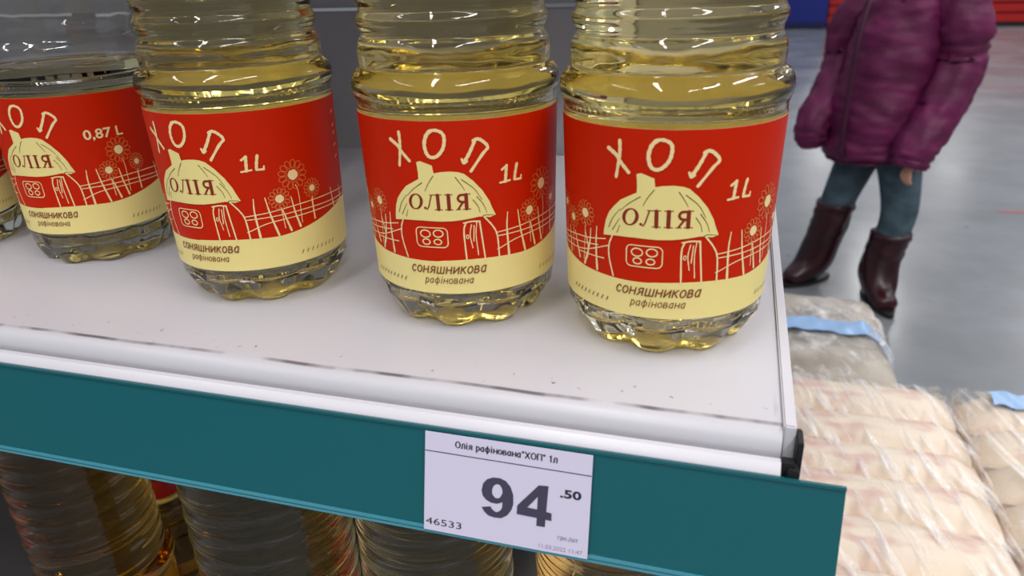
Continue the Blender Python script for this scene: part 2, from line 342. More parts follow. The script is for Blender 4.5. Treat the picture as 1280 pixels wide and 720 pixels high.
def solid_body(P, level, ff):
    """closed plastic solid; hollow above the oil level, so the air in it is real"""
    ou = smooth_prof(P, 3)
    bm = lathe_bm(ou, 96, ff, cap0=False, cap1=False)
    # underside: pushed-up dome
    bot = [(.0005, .007), (.008, .0068), (.016, .0052), (.024, .0024), (.030*P[0][1]/.0335, .0006)]
    b2 = lathe_bm(bot, 96, None, cap0=True, cap1=False)
    me = bpy.data.meshes.new('t'); b2.to_mesh(me); b2.free(); bm.from_mesh(me); bpy.data.meshes.remove(me)
    bm.verts.ensure_lookup_table(); nout = len(ou)*96
    first = [bm.verts[k] for k in range(96)]; last = [bm.verts[nout+(len(bot)-1)*96+k] for k in range(96)]
    for k in range(96): bm.faces.new((last[k], last[(k+1) % 96], first[(k+1) % 96], first[k]))
    inn = [(r-.0007, z) for r, z in ou if z > level+.0005]; r0 = interp(P, level)-.0007
    inn = [(r0, level)]+inn
    b3 = lathe_bm(inn, 96, None, cap0=True, cap1=False)
    n0 = len(bm.verts); me = bpy.data.meshes.new('t'); b3.to_mesh(me); b3.free(); bm.from_mesh(me); bpy.data.meshes.remove(me)
    bm.verts.ensure_lookup_table()
    ot = [bm.verts[(len(ou)-1)*96+k] for k in range(96)]; it = [bm.verts[n0+(len(inn)-1)*96+k] for k in range(96)]
    for k in range(96): bm.faces.new((ot[k], ot[(k+1) % 96], it[(k+1) % 96], it[k]))
    bmesh.ops.recalc_face_normals(bm, faces=bm.faces[:])
    return bm
def oil_bm(P, level, ff):
    ou = [(r-.00025, z) for r, z in smooth_prof(P, 2) if .0085 < z < level-.0006]; ou.append((interp(P, level)-.0009, level-.0005))
    return lathe_bm(ou, 48, (lambda r, z, a: (ff(r, z, a)[0], z)) if ff else None)

U0 = 40.0
def label_radius(P, v): return interp([(.0182, interp(P, .0182)), (.0885, interp(P, .0885))], v/1000)
def ground_line(u):
    w = u
    if w > 128: w -= 256
    return 33.0+(.0 if abs(w) < 34 else 6.5*min(1, (abs(w)-34)/40)**1.3)+.4*math.sin(w*.11)
def label_bm(P, v0=18.6, v1=88.1, off=.00035):
    bm = bmesh.new(); n = 128; cols = []
    for k in range(n):
        a = 2*PI*k/n; u = a*U0; g = ground_line(u if u <= 128 else u-256)
        col = []
        for v in (v0, v0+(g-v0)*.5, g, g+(v1-g)*.33, g+(v1-g)*.66, v1):
            r = label_radius(P, v)+off; col.append(bm.verts.new((r*math.sin(a), -r*math.cos(a), v/1000)))
        cols.append(col)
    for k in range(n):      # plain pale inner face of the label
        a, b = (k*2*PI/n, (k+1)*2*PI/n); r0_, r1_ = label_radius(P, v0)+.00012, label_radius(P, v1)+.00012
        f = bm.faces.new([bm.verts.new((r*math.sin(t_), -r*math.cos(t_), z)) for r, t_, z in ((r0_, a, v0/1000), (r0_, b, v0/1000), (r1_, b, v1/1000), (r1_, a, v1/1000))]); f.material_index = 2
    for k in range(n):
        a, b = cols[k], cols[(k+1) % n]
        for j in range(5):
            f = bm.faces.new((a[j], b[j], b[j+1], a[j+1])); f.material_index = 0 if j < 2 else 1
    return bm
ART_CREAM = [ # (points, width)
 ([(-17.8,80.7),(-14.5,78.4),(-13.5,76.7),(-10.2,73.0)],1.5), ([(-13.6,83.7),(-13.5,80.0),(-13.9,76.3),(-14.8,70.9)],1.3),
 ([(-.8,84.6),(-2.7,82.7),(-3.6,79.4),(-3.0,76.1),(-1.5,74.7),(.7,75.1),(2.9,77.5),(3.8,80.5),(3.6,83.2),(1.7,84.6),(-.8,84.6)],1.4),
 ([(10.4,72.4),(12.6,76.0),(14.8,80.6)],1.35), ([(14.2,80.4),(15.6,81.0),(17.5,80.1),(19.4,77.6),(17.3,75.1),(12.8,69.0)],1.3), ([(9.7,73.8),(10.4,72.2),(11.6,72.9)],.9)]
THIN = dict(wallL=[(-16.1,48.9),(-17.4,45.4),(-17.4,40.6),(-15.6,33.4)], wallR=[(16.6,51.1),(20.3,46.3),(22.0,42.0),(22.6,33.0)],
 doorL=[(9.9,48.9),(8.9,45.0),(9.4,33.0)], doorT=[(9.0,48.7),(12.1,49.2),(15.2,49.0)], doorR=[(15.1,49.1),(16.8,32.8)])
FENCE = [[(-29.5,47.9),(-27.7,41.4),(-28.6,37.2)],[(-23.1,50.9),(-23.5,43.3),(-23.0,34.0)],[(-26.2,49.4),(-27.0,43.0),(-30.0,34.4)],[(-36.7,45.6),(-33.2,36.1)],[(-41.5,46.5),(-40.5,36.0)],[(-48.5,46.5),(-46.5,36.5)],[(-57,46.5),(-55,37)],
 [(26.6,51.1),(26.2,44.8),(26.9,33.0)],[(31.3,51.1),(32.5,43.2),(34.8,33.4)],[(37.7,45.2),(39.1,39.7),(40.5,34.4)],[(42.4,49.4),(43.3,42.5),(45.0,35.2)],[(52.4,46.3),(52.9,37.0)],[(65.3,48.1),(66.7,39.4)],[(74,47),(75,40)]]
RAILS = [[(-60,41),(-54.0,41.5),(-35.9,44.5),(-27.4,45.5),(-19.0,47.1)],[(-60,39.6),(-54.0,39.8),(-29.6,42.9),(-22.6,43.9)],[(-52,38.2),(-47.7,38.6),(-30.8,40.1),(-17.2,45.0)],[(-33.4,38.6),(-19.8,39.3)],
 [(21.6,43.5),(31.2,44.2),(45.3,45.4),(63.3,45.6),(80,44.4)],[(22.2,42.0),(33.7,42.2),(49.1,42.6),(64.0,42.2),(80,41.5)],[(21.9,36.4),(31.9,39.6),(48.8,40.4),(65.1,40.3),(80,39.9)]]
ROOF = [(-7.4,72.7),(-5.9,73.2),(-1.4,71.6),(-1.0,68.6),(1.6,69.1),(5,69.3),(7.9,69.0),(10.2,68.2),(13.4,65.3),(16.7,61.3),(19.3,56.7),(20.2,54.1),(21.6,50.9),(19.3,50.2),(15.1,50.9),(10.3,50.2),(5.5,49.7),(.7,49.5),(-7.4,49.6),(-14.1,49.3),(-19.8,48.6),(-19.7,50.4),(-18.9,54.4),(-17.5,57.7),(-15.7,60.0),(-12.9,63.0),(-7.2,66.2),(-7.1,68.4)]
HATCH = [[(-5.9,64.8),(-9.6,62.2),(-12.9,59.1)],[(-1.3,67.6),(-3.5,64.4),(-4.9,61.6)],[(6.9,67.0),(8.8,64.2),(10.1,61.9)],[(9.2,66.0),(13.6,62.2),(16.4,57.6)],[(-17.5,52.1),(-16.0,55.6),(-13.2,59.4)],[(-16.0,51.3),(-14.5,53.9),(-13.2,56.1)],[(-14.1,50.7),(-13.1,53.5)],[(13.0,57.8),(14.8,55.1),(15.5,52.5)],[(14.5,59.0),(16.9,55.6),(18.1,52.3)],[(16.2,50.8),(17.5,51.3),(20.8,50.9)]]
def oliya(ink, mi, lay):
    """the serif word on the roof: O L I YA in Cyrillic"""
    y0, y1 = 54.1, 60.4
    # O: thick sides
    cx, cyy = -9.2, 57.2; n = 28; rx, ry = 3.0, 3.2
    for k in range(n):
        a, b = 2*PI*k/n, 2*PI*(k+1)/n
        q = lambda t, f, g: (cx+f*rx*math.cos(t)+.12*math.sin(t)*ry, cyy+g*ry*math.sin(t))
        ink.face([q(a, 1, 1), q(b, 1, 1), q(b, .58, .86), q(a, .58, .86)], mi, lay)
    S = lambda pts, w, w2=None: ink.stroke(pts, w, mi, lay, smooth=False, w2=w2, wob=0)
    S([(-5.6, 54.9), (-4.6, 54.3), (-3.9, 55.6), (-2.6, 60.0)], .55, .5); ink.disc((-5.4, 54.9), .55, .5, mi, lay)
    S([(-3.3, 60.1), (1.2, 60.3)], .35); S([(-.2, 60.1), (-.1, 54.4)], 1.35); S([(-1.5, 54.3), (1.3, 54.3)], .35)
    S([(3.9, 60.1), (3.9, 54.5)], 1.4); S([(2.5, 60.3), (5.3, 60.3)], .38); S([(2.5, 54.3), (5.3, 54.3)], .38)
    S([(10.5, 60.1), (10.5, 54.5)], 1.4); S([(8.6, 60.3), (12.0, 60.3)], .38); S([(9.2, 54.3), (12.0, 54.3)], .38)
    ink.stroke([(9.6, 60.1), (8.1, 59.9), (7.4, 58.7), (8.1, 57.5), (9.8, 57.2)], .95, mi, lay, wob=0)
    S([(9.2, 57.2), (7.4, 54.6)], .9, .7); S([(6.5, 54.3), (8.2, 54.3)], .38)
def label_art(volume):
    """materials: 0 cream, 1 brown, 2 olive, 3 orange"""
    k = Ink()
    for pts, w in ART_CREAM: k.stroke(pts, w, 4, 0, w2=w*.85)
    for r in RAILS: k.stroke(r, .42, 4, -.03)
    for p in FENCE: k.stroke(p, .4, 4, 0, w2=1.0)
    for p in THIN.values(): k.stroke(p, .62, 4, .02)
    for p in ([(11.9,47.9),(11.2,43.6),(12.0,38.2)],[(14.0,48.8),(13.5,43.5),(14.1,35.1)],[(12.9,47.5),(12.5,41)]): k.stroke(p, .38, 4, .0)
    k.ring((10.2, 43.0), .45, .8, .35, 4)
    x0, x1, y0, y1 = -10.4, 2.5, 38.7, 46.8; r_ = 1.8
    rr = []
    for cx_, cy_, a0 in ((x1-r_, y1-r_, 0), (x0+r_, y1-r_, 90), (x0+r_, y0+r_, 180), (x1-r_, y0+r_, 270)):
        for q in range(4): a = math.radians(a0+30*q); rr.append((cx_+r_*math.cos(a), cy_+r_*math.sin(a)))
    k.stroke(rr+[rr[0]], .45, 4, 0, smooth=False)
    for c, a, b in (((-6.5,44.2),2.0,1.5),((-1.2,44.5),1.9,1.45),((-6.3,40.9),1.5,1.15),((-1.6,41.0),1.5,1.1)): k.ring(c, a, b, .5, 4)
    for c, r, r0 in (((44.6,59.0),6.6,2.3),((53.2,51.1),4.4,1.5),((37.3,49.6),4.8,1.9),((-29.3,54.7),4.9,1.8),((-38.0,50.8),4.2,1.5),((-45,55),4.4,1.5)): k.flower(c, r, r0, 3, 4, .01)
    for p in ([(45.2,54.4),(46.1,50.2),(46.1,36.8)],[(-29.3,51),(-29.6,46),(-30.4,36)],[(-38,47),(-38.6,37)],[(37.4,45.6),(38,36)],[(52.8,47),(53,37)],[(-45,51),(-45,38)]): k.stroke(p, .3, 4, -.01)
    for f in range(9):   # chimney and roof
        pass
    k.poly(ROOF, 0, .05)
    for p in HATCH: k.stroke(p, .35, 2, .12, w2=.2)
    oliya(k, 1, .14)
    if volume == '1L':
        k.stroke([(24.7,68.3),(26.6,69.6)], 1.0, 4); k.stroke([(26.6,69.6),(26.3,66.8),(26.0,63.5)], 1.25, 4); k.stroke([(23.9,63.3),(27.9,63.7)], .9, 4)
        k.stroke([(31.1,69.6),(30.3,66.0),(30.0,63.8)], 1.2, 4); k.stroke([(30.0,63.6),(32.9,63.5)], 1.0, 4); k.stroke([(32.9,63.4),(33.1,64.8)], .7, 4)
    else:
        k.text('0,87 L', 29.5, 49.0, 65.2, 71.0, 4, 0, bold=.02)
    k.letters('соняшникова', -14.4, 17.2, 27.6, 2.8, 5, .05, w=.5, shear=.22)
    k.letters('рафінована', -8.6, 11.8, 23.3, 2.0, 5, .05, w=.32, shear=.22)
    for i in range(9):    # row of tiny print at the lower left of the label
        k.stroke([(-37+i*2.3, 22.8), (-36.2+i*2.3, 24.2)], .4, 2, .05, smooth=False)
    for i in range(8): k.stroke([(44+i*2.6, 22.6), (44.8+i*2.6, 24.0)], .4, 2, .05, smooth=False)
    for y in (80.6, 74.4, 71, 65.5, 60): k.stroke([(74.3, y), (76.2, y+.8)], .7, 0, 0)
    k.cut()
    return k.bm
def wrap(bm, P):
    for v in bm.verts:
        a = v.co.x/U0; r = label_radius(P, v.co.y)+.00052+.0008*max(0, v.co.z+.05)
        v.co = Vector((r*math.sin(a), -r*math.cos(a), v.co.y/1000))
    return bm
M_TEXT = mat('print_text_brown', (128, 66, 26), .4)
INKS = [M_CREAM, M_BROWN, M_OLIVE, M_ORANGE, M_SALMON, M_TEXT]
def cap_bm(z0, r=.0165, h=.019):
    bm = bmesh.new(); n = 60; rows = []
    for z, rr, rib in ((z0, r, 1), (z0+h*.85, r*.985, 1), (z0+h, r*.9, 0), (z0+h, .002, 0)):
        rows.append([bm.verts.new(((rr-(.0004 if rib and k % 2 else 0))*math.cos(2*PI*k/n), (rr-(.0004 if rib and k % 2 else 0))*math.sin(2*PI*k/n), z)) for k in range(n)])
    for a, b in zip(rows, rows[1:]):
        for k in range(n): bm.faces.new((a[k], a[(k+1) % n], b[(k+1) % n], b[k]))
    bm.faces.new(rows[-1]); bm.faces.new(rows[0][::-1]); return bm
def make_bottle(label, P, level, volume, pet=M_PET, oil=M_OIL):
    t = thing('oil_bottle', label, 'bottle')
    ff = foot()
    from_bm('body', solid_body(P, level, ff), pet, t, True)
    from_bm('oil', oil_bm(P, level, ff), oil, t, True)
    lb = from_bm('label', label_bm(P), [M_CREAM, M_RED, M_LBACK], t, True)
    from_bm('label_print', wrap(label_art(volume), P), INKS, lb)
    c = from_bm('cap', cap_bm(.2485), M_CAPY, t); c.data.set_sharp_from_angle(angle=math.radians(30))
    from_bm('neck_ring', lathe_bm([(.0140, .2445), (.0172, .2450), (.0172, .2464), (.0140, .2470)], 48), M_PET, t, True)
    return t
def copy_thing(root, loc, rotz, label):
    r = root.copy(); COL.objects.link(r); r.location = loc; r.rotation_euler = (0, 0, rotz); r['label'] = label
    for ch in list(root.children):
        c = ch.copy(); COL.objects.link(c); c.parent = r
        for g in ch.children: d = g.copy(); COL.objects.link(d); d.parent = c
    return r
GRP = 'red-labelled oil bottles on the scuffed white shelf'
b4 = make_bottle('one litre oil bottle with red label nearest the open right end of the white shelf', P1, .205, '1L')
b4.location = (-.0497, .0695, H+.0002); b4['group'] = GRP
copy_thing(b4, (-.1377, .0737, H+.0002), math.radians(7.5), 'one litre red-labelled oil bottle standing right above the white price card')
copy_thing(b4, (-.2440, .0756, H+.0002), math.radians(-4.2), 'one litre red-labelled oil bottle overlapping the 0,87 L bottle on its left')
b1 = make_bottle('slimmer oil bottle whose red label reads 0,87 L, clear and empty above the label', P087, .1015, '0,87', M_PET_CLEAR)
b1.location = (-.3655, .0990, H+.0002); b1.rotation_euler = (0, 0, math.radians(5)); b1['group'] = GRP
copy_thing(b1, (-.4680, .088, H+.0002), math.radians(20), 'oil bottle cut off by the left edge, left of the 0,87 L bottle')

# ------------------------------------------------------------------ bottles on the shelf below
def ribbed(R0, hgt, ring):
    """height/radius table of the ribbed bottles below: label zone, bulge ring, tight ribs, dome, neck"""
    P = [(0, R0*.86), (.0015, R0*.90), (.008, R0*.95), (.016, R0*.97), (.0182, R0*.97), (ring-.012, R0), (ring-.004, R0*1.05), (ring, R0*1.05), (ring+.004, R0*.99)]
    z = ring+.006; k = 0; top_ = hgt-.030-min(.016, hgt*.13)
    while z < top_-.004:
        P += [(z, R0*.940), (z+.0030, R0*.953), (z+.0055, R0*.953), (z+.0080, R0*.940)]; z += .0135
    P += [(z+.002, R0*.94), (z+.010, R0*.93), (hgt-.038, R0*.66), (hgt-.026, R0*.40), (hgt-.020, .0165), (hgt-.017, .0145), (hgt-.015, .0145)]
    return P
def low_bottle(label, x, y, R0, hgt, ring, capm, pet, oil, rotz=0):
    t = thing('oil_bottle', label, 'bottle', (x, y, H-.372+.0002), rotz, 'ribbed oil bottles on the dark lower shelf')
    P = ribbed(R0, hgt, ring); ff = foot(.003, 8, .017)
    from_bm('body', solid_body(P, hgt-.03, ff), pet, t, True)
    from_bm('oil', oil_bm(P, hgt-.03, ff), oil, t, True)
    vt = (ring-.034)*1000
    bm = bmesh.new(); n = 96; cols = []
    for k in range(n):
        a = 2*PI*k/n; col = []
        for v in (19, 34+5*math.cos(a)*-1, vt*.6, vt): r = interp(P, v/1000)+.0004; col.append(bm.verts.new((r*math.sin(a), -r*math.cos(a), v/1000)))
        cols.append(col)
    for k in range(n):
        a, b = cols[k], cols[(k+1) % n]
        for j in range(3): f = bm.faces.new((a[j], b[j], b[j+1], a[j+1])); f.material_index = 0 if j < 1 else 1
    for k in range(n):
        a, b = 2*PI*k/n, 2*PI*(k+1)/n; z1_ = vt/1000; r0_, r1_ = interp(P, .019)+.00015, interp(P, z1_)+.00015
        f = bm.faces.new([bm.verts.new((r*math.sin(q), -r*math.cos(q), z)) for r, q, z in ((r0_, a, .019), (r0_, b, .019), (r1_, b, z1_), (r1_, a, z1_))]); f.material_index = 2
    from_bm('label', bm, [M_CREAM, M_RED, M_LBACK], t, True)
    c = from_bm('cap', cap_bm(hgt-.0155, .0168, .0155), capm, t); c.data.set_sharp_from_angle(angle=math.radians(30))
    from_bm('neck_ring', lathe_bm([(.0148, hgt-.0200), (.0185, hgt-.0195), (.0185, hgt-.0170), (.0148, hgt-.0165)], 48), M_CREAM, t, True)
    return t
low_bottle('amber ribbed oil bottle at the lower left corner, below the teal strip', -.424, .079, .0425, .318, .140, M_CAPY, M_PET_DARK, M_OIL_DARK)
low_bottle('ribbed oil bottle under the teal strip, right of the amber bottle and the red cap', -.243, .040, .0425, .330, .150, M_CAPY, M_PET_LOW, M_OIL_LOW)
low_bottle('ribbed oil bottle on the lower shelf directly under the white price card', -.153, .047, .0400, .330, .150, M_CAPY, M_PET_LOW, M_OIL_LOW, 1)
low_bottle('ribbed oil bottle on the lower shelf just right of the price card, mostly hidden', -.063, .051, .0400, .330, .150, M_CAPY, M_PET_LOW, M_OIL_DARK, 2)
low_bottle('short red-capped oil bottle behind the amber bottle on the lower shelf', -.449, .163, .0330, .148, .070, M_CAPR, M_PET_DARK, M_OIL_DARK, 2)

# ------------------------------------------------------------------ price card
card = thing('price_card', 'white price card reading 94.50 in the teal price strip', 'price tag', (0, 0, H))
PX0, PX1, PS0, PS1 = -.1234, -.0627, .0009, .0388
cm = extrude_x(strip_prof(PS0, PS1, .0022, .0025), PX0, PX1); from_bm('card', cm, M_CARD, card)
k = Ink(); W_, H_ = 100., 100.
def tx(body, a0, a1, b0, b1, mi=0, **kw): k.text(body, a0, a1, 100-b1, 100-b0, mi, 0, **kw)
k.letters('Олія рафінована"ХОП" 1л', 19, 80.5, 88.0, 4.2, 1, 0, w=.85)
k.stroke([(0.5, 81), (99.5, 80.5)], .9, 1, 0, smooth=False, wob=0)
N9O = [(35.9, 49.8), (36.7, 57.0), (39.1, 61.7), (42.7, 64.4), (47.0, 64.7), (50.6, 62.7), (53.5, 57.6), (55.2, 50.1), (51.7, 43.1), (48.8, 41.3), (45.7, 38.9), (42.0, 38.9), (38.9, 41.0), (36.7, 44.5)]
N9H = [(42.3, 50.3), (42.5, 53.4), (43.2, 56.0), (44.4, 57.9), (45.8, 58.5), (47.2, 57.4), (48.3, 54.7), (48.7, 50.8), (47.8, 47.1), (47.1, 45.4), (45.8, 44.3), (44.3, 44.6), (43.2, 46.3), (42.4, 48.4)]
N9T = [(55.2, 50.1), (55.4, 41.2), (54.3, 34.9), (52.0, 29.2), (48.4, 25.3), (44.1, 24.7), (40.4, 25.8), (37.9, 29.1), (36.2, 33.2), (41.8, 35.3), (42.7, 32.6), (45.2, 30.3), (47.7, 32.5), (48.8, 36.3), (48.8, 41.3), (51.6, 46.1)]
N4 = [ [(70.0, 64.0), (75.7, 64.6), (74.6, 24.1), (69.6, 23.9), (69.7, 52.7)] , [(70.0, 64.0), (69.7, 52.7), (63.8, 40.6), (57.8, 40.9)] , [(57.8, 40.9), (63.8, 40.6), (69.7, 40.3), (78.2, 38.8), (78.3, 31.4), (69.7, 31.9), (57.7, 32.4)] ]
for i in range(len(N9O)):
    j = (i+1) % len(N9O); k.face([N9O[i], N9O[j], N9H[j], N9H[i]], 0, 0)
k.poly(N9T, 0, .04)
for i_, p_ in enumerate(N4): k.poly(p_, 0, .04*(i_+1))
tx('.50', 82.5, 94.8, 36, 44.5, 1, bold=.035); tx('46533', 1.2, 24.0, 87, 93.8, 1, bold=.0)
k.letters('грн./шт', 82.5, 94.5, 14.5, 3.0, 2, 0, w=.5); tx('11.03.2022 11:47', 71.5, 97, 93, 97, 2)
for v in k.bm.verts:
    p = on_strip(PX0+(PX1-PX0)*v.co.x/100, PS0+(PS1-PS0)*(100-v.co.y)/100, .00258+v.co.z*.001); v.co = p
from_bm('card_print', k.bm, [M_INK, M_INK2, M_INK3], card)

# ------------------------------------------------------------------ shrink-wrapped goods on pallets, right of the shelf
M_BAG = noisy(mat('paper_bag_cream', (214, 192, 174), .7), (210, 172, 160), (232, 216, 196), 17, 3, .34, .50, .25, (1, 2.2, 1), .004)
M_BAGE = noisy(mat('bag_grey_beige', (176, 168, 156), .7), (156, 146, 134), (192, 184, 172), 14, 3, .35, .6, .4, (1, 1, 1), .006)
M_WOOD = noisy(mat('pallet_wood', (150, 118, 82), .8), (128, 98, 66), (172, 140, 100), 20, 4, .3, .7, .3, (1, 14, 1))
M_BLUE = mat('blue_film_band', (150, 186, 226), .35)
def film_material(name, rot, a_lo, a_hi, scale, stretch):
    m = mat(name, (246, 242, 238), .16); nt = m.node_tree; b = nt.nodes['Principled BSDF']; N = nt.nodes.new; L = nt.links.new
    b.inputs['Specular IOR Level'].default_value = .8
    tc = N('ShaderNodeTexCoord'); mp = N('ShaderNodeMapping'); mp.inputs['Rotation'].default_value = (0, 0, rot); mp2 = N('ShaderNodeMapping'); mp2.inputs['Scale'].default_value = stretch
    L(tc.outputs['Object'], mp.inputs[0]); L(mp.outputs[0], mp2.inputs[0])
    n = N('ShaderNodeTexNoise'); n.inputs['Scale'].default_value = scale; n.inputs['Detail'].default_value = 4; n.inputs['Distortion'].default_value = .6; L(mp2.outputs[0], n.inputs['Vector'])
    mr = N('ShaderNodeMapRange'); mr.inputs[1].default_value = .48; mr.inputs[2].default_value = .66; mr.inputs[3].default_value = a_lo; mr.inputs[4].default_value = a_hi; L(n.outputs['Fac'], mr.inputs[0]); L(mr.outputs[0], b.inputs['Alpha'])
    bp = N('ShaderNodeBump'); bp.inputs['Strength'].default_value = .8; bp.inputs['Distance'].default_value = .006; L(n.outputs['Fac'], bp.inputs['Height']); L(bp.outputs[0], b.inputs['Normal'])
    return m
M_FILM = film_material('stretch_film', math.radians(-14), .02, .62, 95, (1, .12, 1))
M_FILM2 = film_material('loose_stretch_film', math.radians(35), .2, .8, 22, (1, .4, 1))
def bag_mesh(lx, ly, lz):
    bm = bmesh.new(); nx, ny = 9, 7; P = {}
    for s in (1, -1):
        for i in range(nx):
            for j in range(ny):
                u, v = i/(nx-1)*2-1, j/(ny-1)*2-1; e = .42+.58*((1-abs(u)**9)*(1-abs(v)**3))**.45
                P[s, i, j] = bm.verts.new((u*lx/2*(1-.02*v*v), v*ly/2, s*lz/2*e+.002*noise.noise((u*3, v*3, s))))
    for s in (1, -1):
        for i in range(nx-1):
            for j in range(ny-1):
                q = [P[s, i, j], P[s, i+1, j], P[s, i+1, j+1], P[s, i, j+1]]
                if len(set(q)) == 4: bm.faces.new(q if s == 1 else q[::-1])
    rim = [(i, 0) for i in range(nx)]+[(nx-1, j) for j in range(1, ny)]+[(i, ny-1) for i in range(nx-2, -1, -1)]+[(0, j) for j in range(ny-2, 0, -1)]
    for a, b in zip(rim, rim[1:]+rim[:1]): bm.faces.new((P[(-1,)+a], P[(-1,)+b], P[(1,)+b], P[(1,)+a]))
    me = bpy.data.meshes.new('bag'); bm.to_mesh(me); bm.free(); me.shade_smooth(); me.materials.append(M_BAG); return me
def film_bm(x0, x1, y0, y1, z0, z1, r=.012, amp=.004, nx=110, ny=110, diag=.45, seed=0., corner=0.):
    """wrap: one skin over the top and down all four sides, pulled into creases"""
    bm = bmesh.new(); ext = .16; rows = []
    cx_, cy_ = (x0+x1)/2, (y0+y1)/2; hx, hy = (x1-x0)/2, (y1-y0)/2
    for i in range(nx+1):
        row = []
        for j in range(ny+1):
            # square parameter to box-with-skirt
            u, v = i/nx*2-1, j/ny*2-1; m = max(abs(u), abs(v)); top_m = .80
            if m <= top_m: px, py, pz = cx_+u/top_m*hx, cy_+v/top_m*hy, z1
            else:
                t = (m-top_m)/(1-top_m); px, py = cx_+u/m*hx, cy_+v/m*hy; pz = z1-(z1-z0)*t
            if corner:   # round the plan corners
                dx, dy = max(0, abs(px-cx_)-(hx-corner)), max(0, abs(py-cy_)-(hy-corner)); dd = math.hypot(dx, dy)
                if dx > 0 and dy > 0 and dd > 0:
                    f = max(dx, dy)/dd; px = cx_+math.copysign(hx-corner+dx*f, px-cx_); py = cy_+math.copysign(hy-corner+dy*f, py-cy_)
            edge = min(hx-abs(px-cx_), hy-abs(py-cy_)); 
            if m <= top_m and edge < r: pz -= r*(1-math.sqrt(max(0, 1-((r-edge)/r)**2)))*.6
            w = .6*noise.noise(Vector(((px+diag*py)*40+seed, (py-diag*px)*8, pz*9)))+.6*noise.noise(Vector(((px+diag*py)*110+seed, (py-diag*px)*20, 3)))
            pz += amp*w if m <= top_m else 0
            if m > top_m: px += amp*.8*w*(1 if px > cx_ else -1); py += amp*.8*w
            row.append(bm.verts.new((px, py, pz)))
        rows.append(row)
    for a, b in zip(rows, rows[1:]):
        for j in range(ny): bm.faces.new((a[j], b[j], b[j+1], a[j+1]))
    bmesh.ops.recalc_face_normals(bm, faces=bm.faces[:]); return bm
def pallet(x0, x1, y0, y1, label):
    t = thing('wooden_pallet', label, 'pallet', ((x0+x1)/2, (y0+y1)/2, 0)); w, d = (x1-x0)/2, (y1-y0)/2
    for k_ in range(7):
        c = -d+.045+(2*d-.09)*k_/6; from_bm('slat', box_bm(-w, w, c-.04, c+.04, .10, .12, .002), M_WOOD, t)
    for k_ in (-1, 0, 1): from_bm('runner', box_bm(k_*(w-.05)-.04, k_*(w-.05)+.04, -d, d, 0, .10, .002), M_WOOD, t)
    return t
ZT = .45
def bag_stack(name, label, x0, x1, y0, ys, layers, zb, ztop, film_kw, film_m, group=None):
    """ys: pitch list along y; layers of bags, then the film"""
    t = thing(name, label, 'wrapped goods', (0, 0, 0), 0, group); lz = (ztop-zb)/layers
    meshes = {}
    for L_ in range(layers):
        y = y0
        for n_, p in enumerate(ys):
            key = round(p, 3)
            if key not in meshes: meshes[key] = bag_mesh(x1-x0-.004, p+.0005, lz*.99)
            if name == 'wrapped_bundle': meshes[key].materials[0] = M_BAGE
            o_ = bpy.data.objects.new('bag', meshes[key]); COL.objects.link(o_); o_.parent = t
            o_.location = ((x0+x1)/2+random.uniform(-.002, .002), y+p/2, zb+.006+lz*(L_+.5)); o_.rotation_euler = (random.uniform(-.03, .03), random.uniform(-.02, .02), random.uniform(-.02, .02)); y += p
    fk = dict(amp=.0028, seed=x0*10); fk.update(film_kw)
    from_bm('stretch_film', film_bm(x0-.0005, x1+.0005, y0-.001, y0+sum(ys)+.001, zb+.01, ztop+.006, **fk), film_m, t, True)
    return t
pallet(.03, .63, .13, .765, 'wooden pallet under the cream shrink-wrapped bags beside the shelf end')
YS = [.082, .082, .080, .078, .072, .062, .066, .082]
bag_stack('wrapped_bag_stack', 'cream paper bags with faint red print under creased film, beside the shelf corner', .030, .278, .155, YS, 4, .128, ZT, dict(diag=.42), M_FILM)
st2 = bag_stack('wrapped_bag_stack', 'cream bags under creased film at the right edge, with a pale blue patch', .2830, .560, .160, YS, 4, .128, ZT, dict(diag=.25, seed=4), M_FILM)
pb = bmesh.new()
for i in range(9):
    for j in range(5): pb.verts.new((.316+.050*i/8+.004*j/4, .712+.036*j/4+.003*math.sin(i), ZT+.0115+.0015*math.sin(i*1.3+j)))
pb.verts.ensure_lookup_table()
for i in range(8):
    for j in range(4): pb.faces.new([pb.verts[i*5+j], pb.verts[(i+1)*5+j], pb.verts[(i+1)*5+j+1], pb.verts[i*5+j+1]])
from_bm('blue_patch', pb, M_BLUE, st2, True)['label'] = 'pale blue film patch'
pallet(-.0, .235, .80, 1.10, 'wooden pallet under the rounded film-wrapped bundle')
sk = bag_stack('wrapped_bundle', 'rounded grey-white bundle in crumpled clear film with a pale blue band, below the boots', .03, .232, .80, [.088, .09, .09], 3, .128, ZT-.008, dict(amp=.015, r=.05, corner=.09, diag=.9, nx=80, ny=80), M_FILM2)
bb = bmesh.new(); rows = []
for i in range(41):
    x = .022+.218*i/40; z = ZT+.004-.055*max(0, (i-30)/10)**2; w_ = .004*noise.noise(Vector((x*60, 0, 0)))
    rows.append([bb.verts.new((x, .898+dy+.012*noise.noise(Vector((x*16, 5, 0))), z+w_+.004*noise.noise(Vector((x*40, dy*90, 2))))) for dy in (0, .012, .024, .036, .046)])
for a, b in zip(rows, rows[1:]):
    for j in range(4): bb.faces.new((a[j], b[j], b[j+1], a[j+1]))
from_bm('blue_band', bb, M_BLUE, sk, True)['label'] = 'pale blue film band'

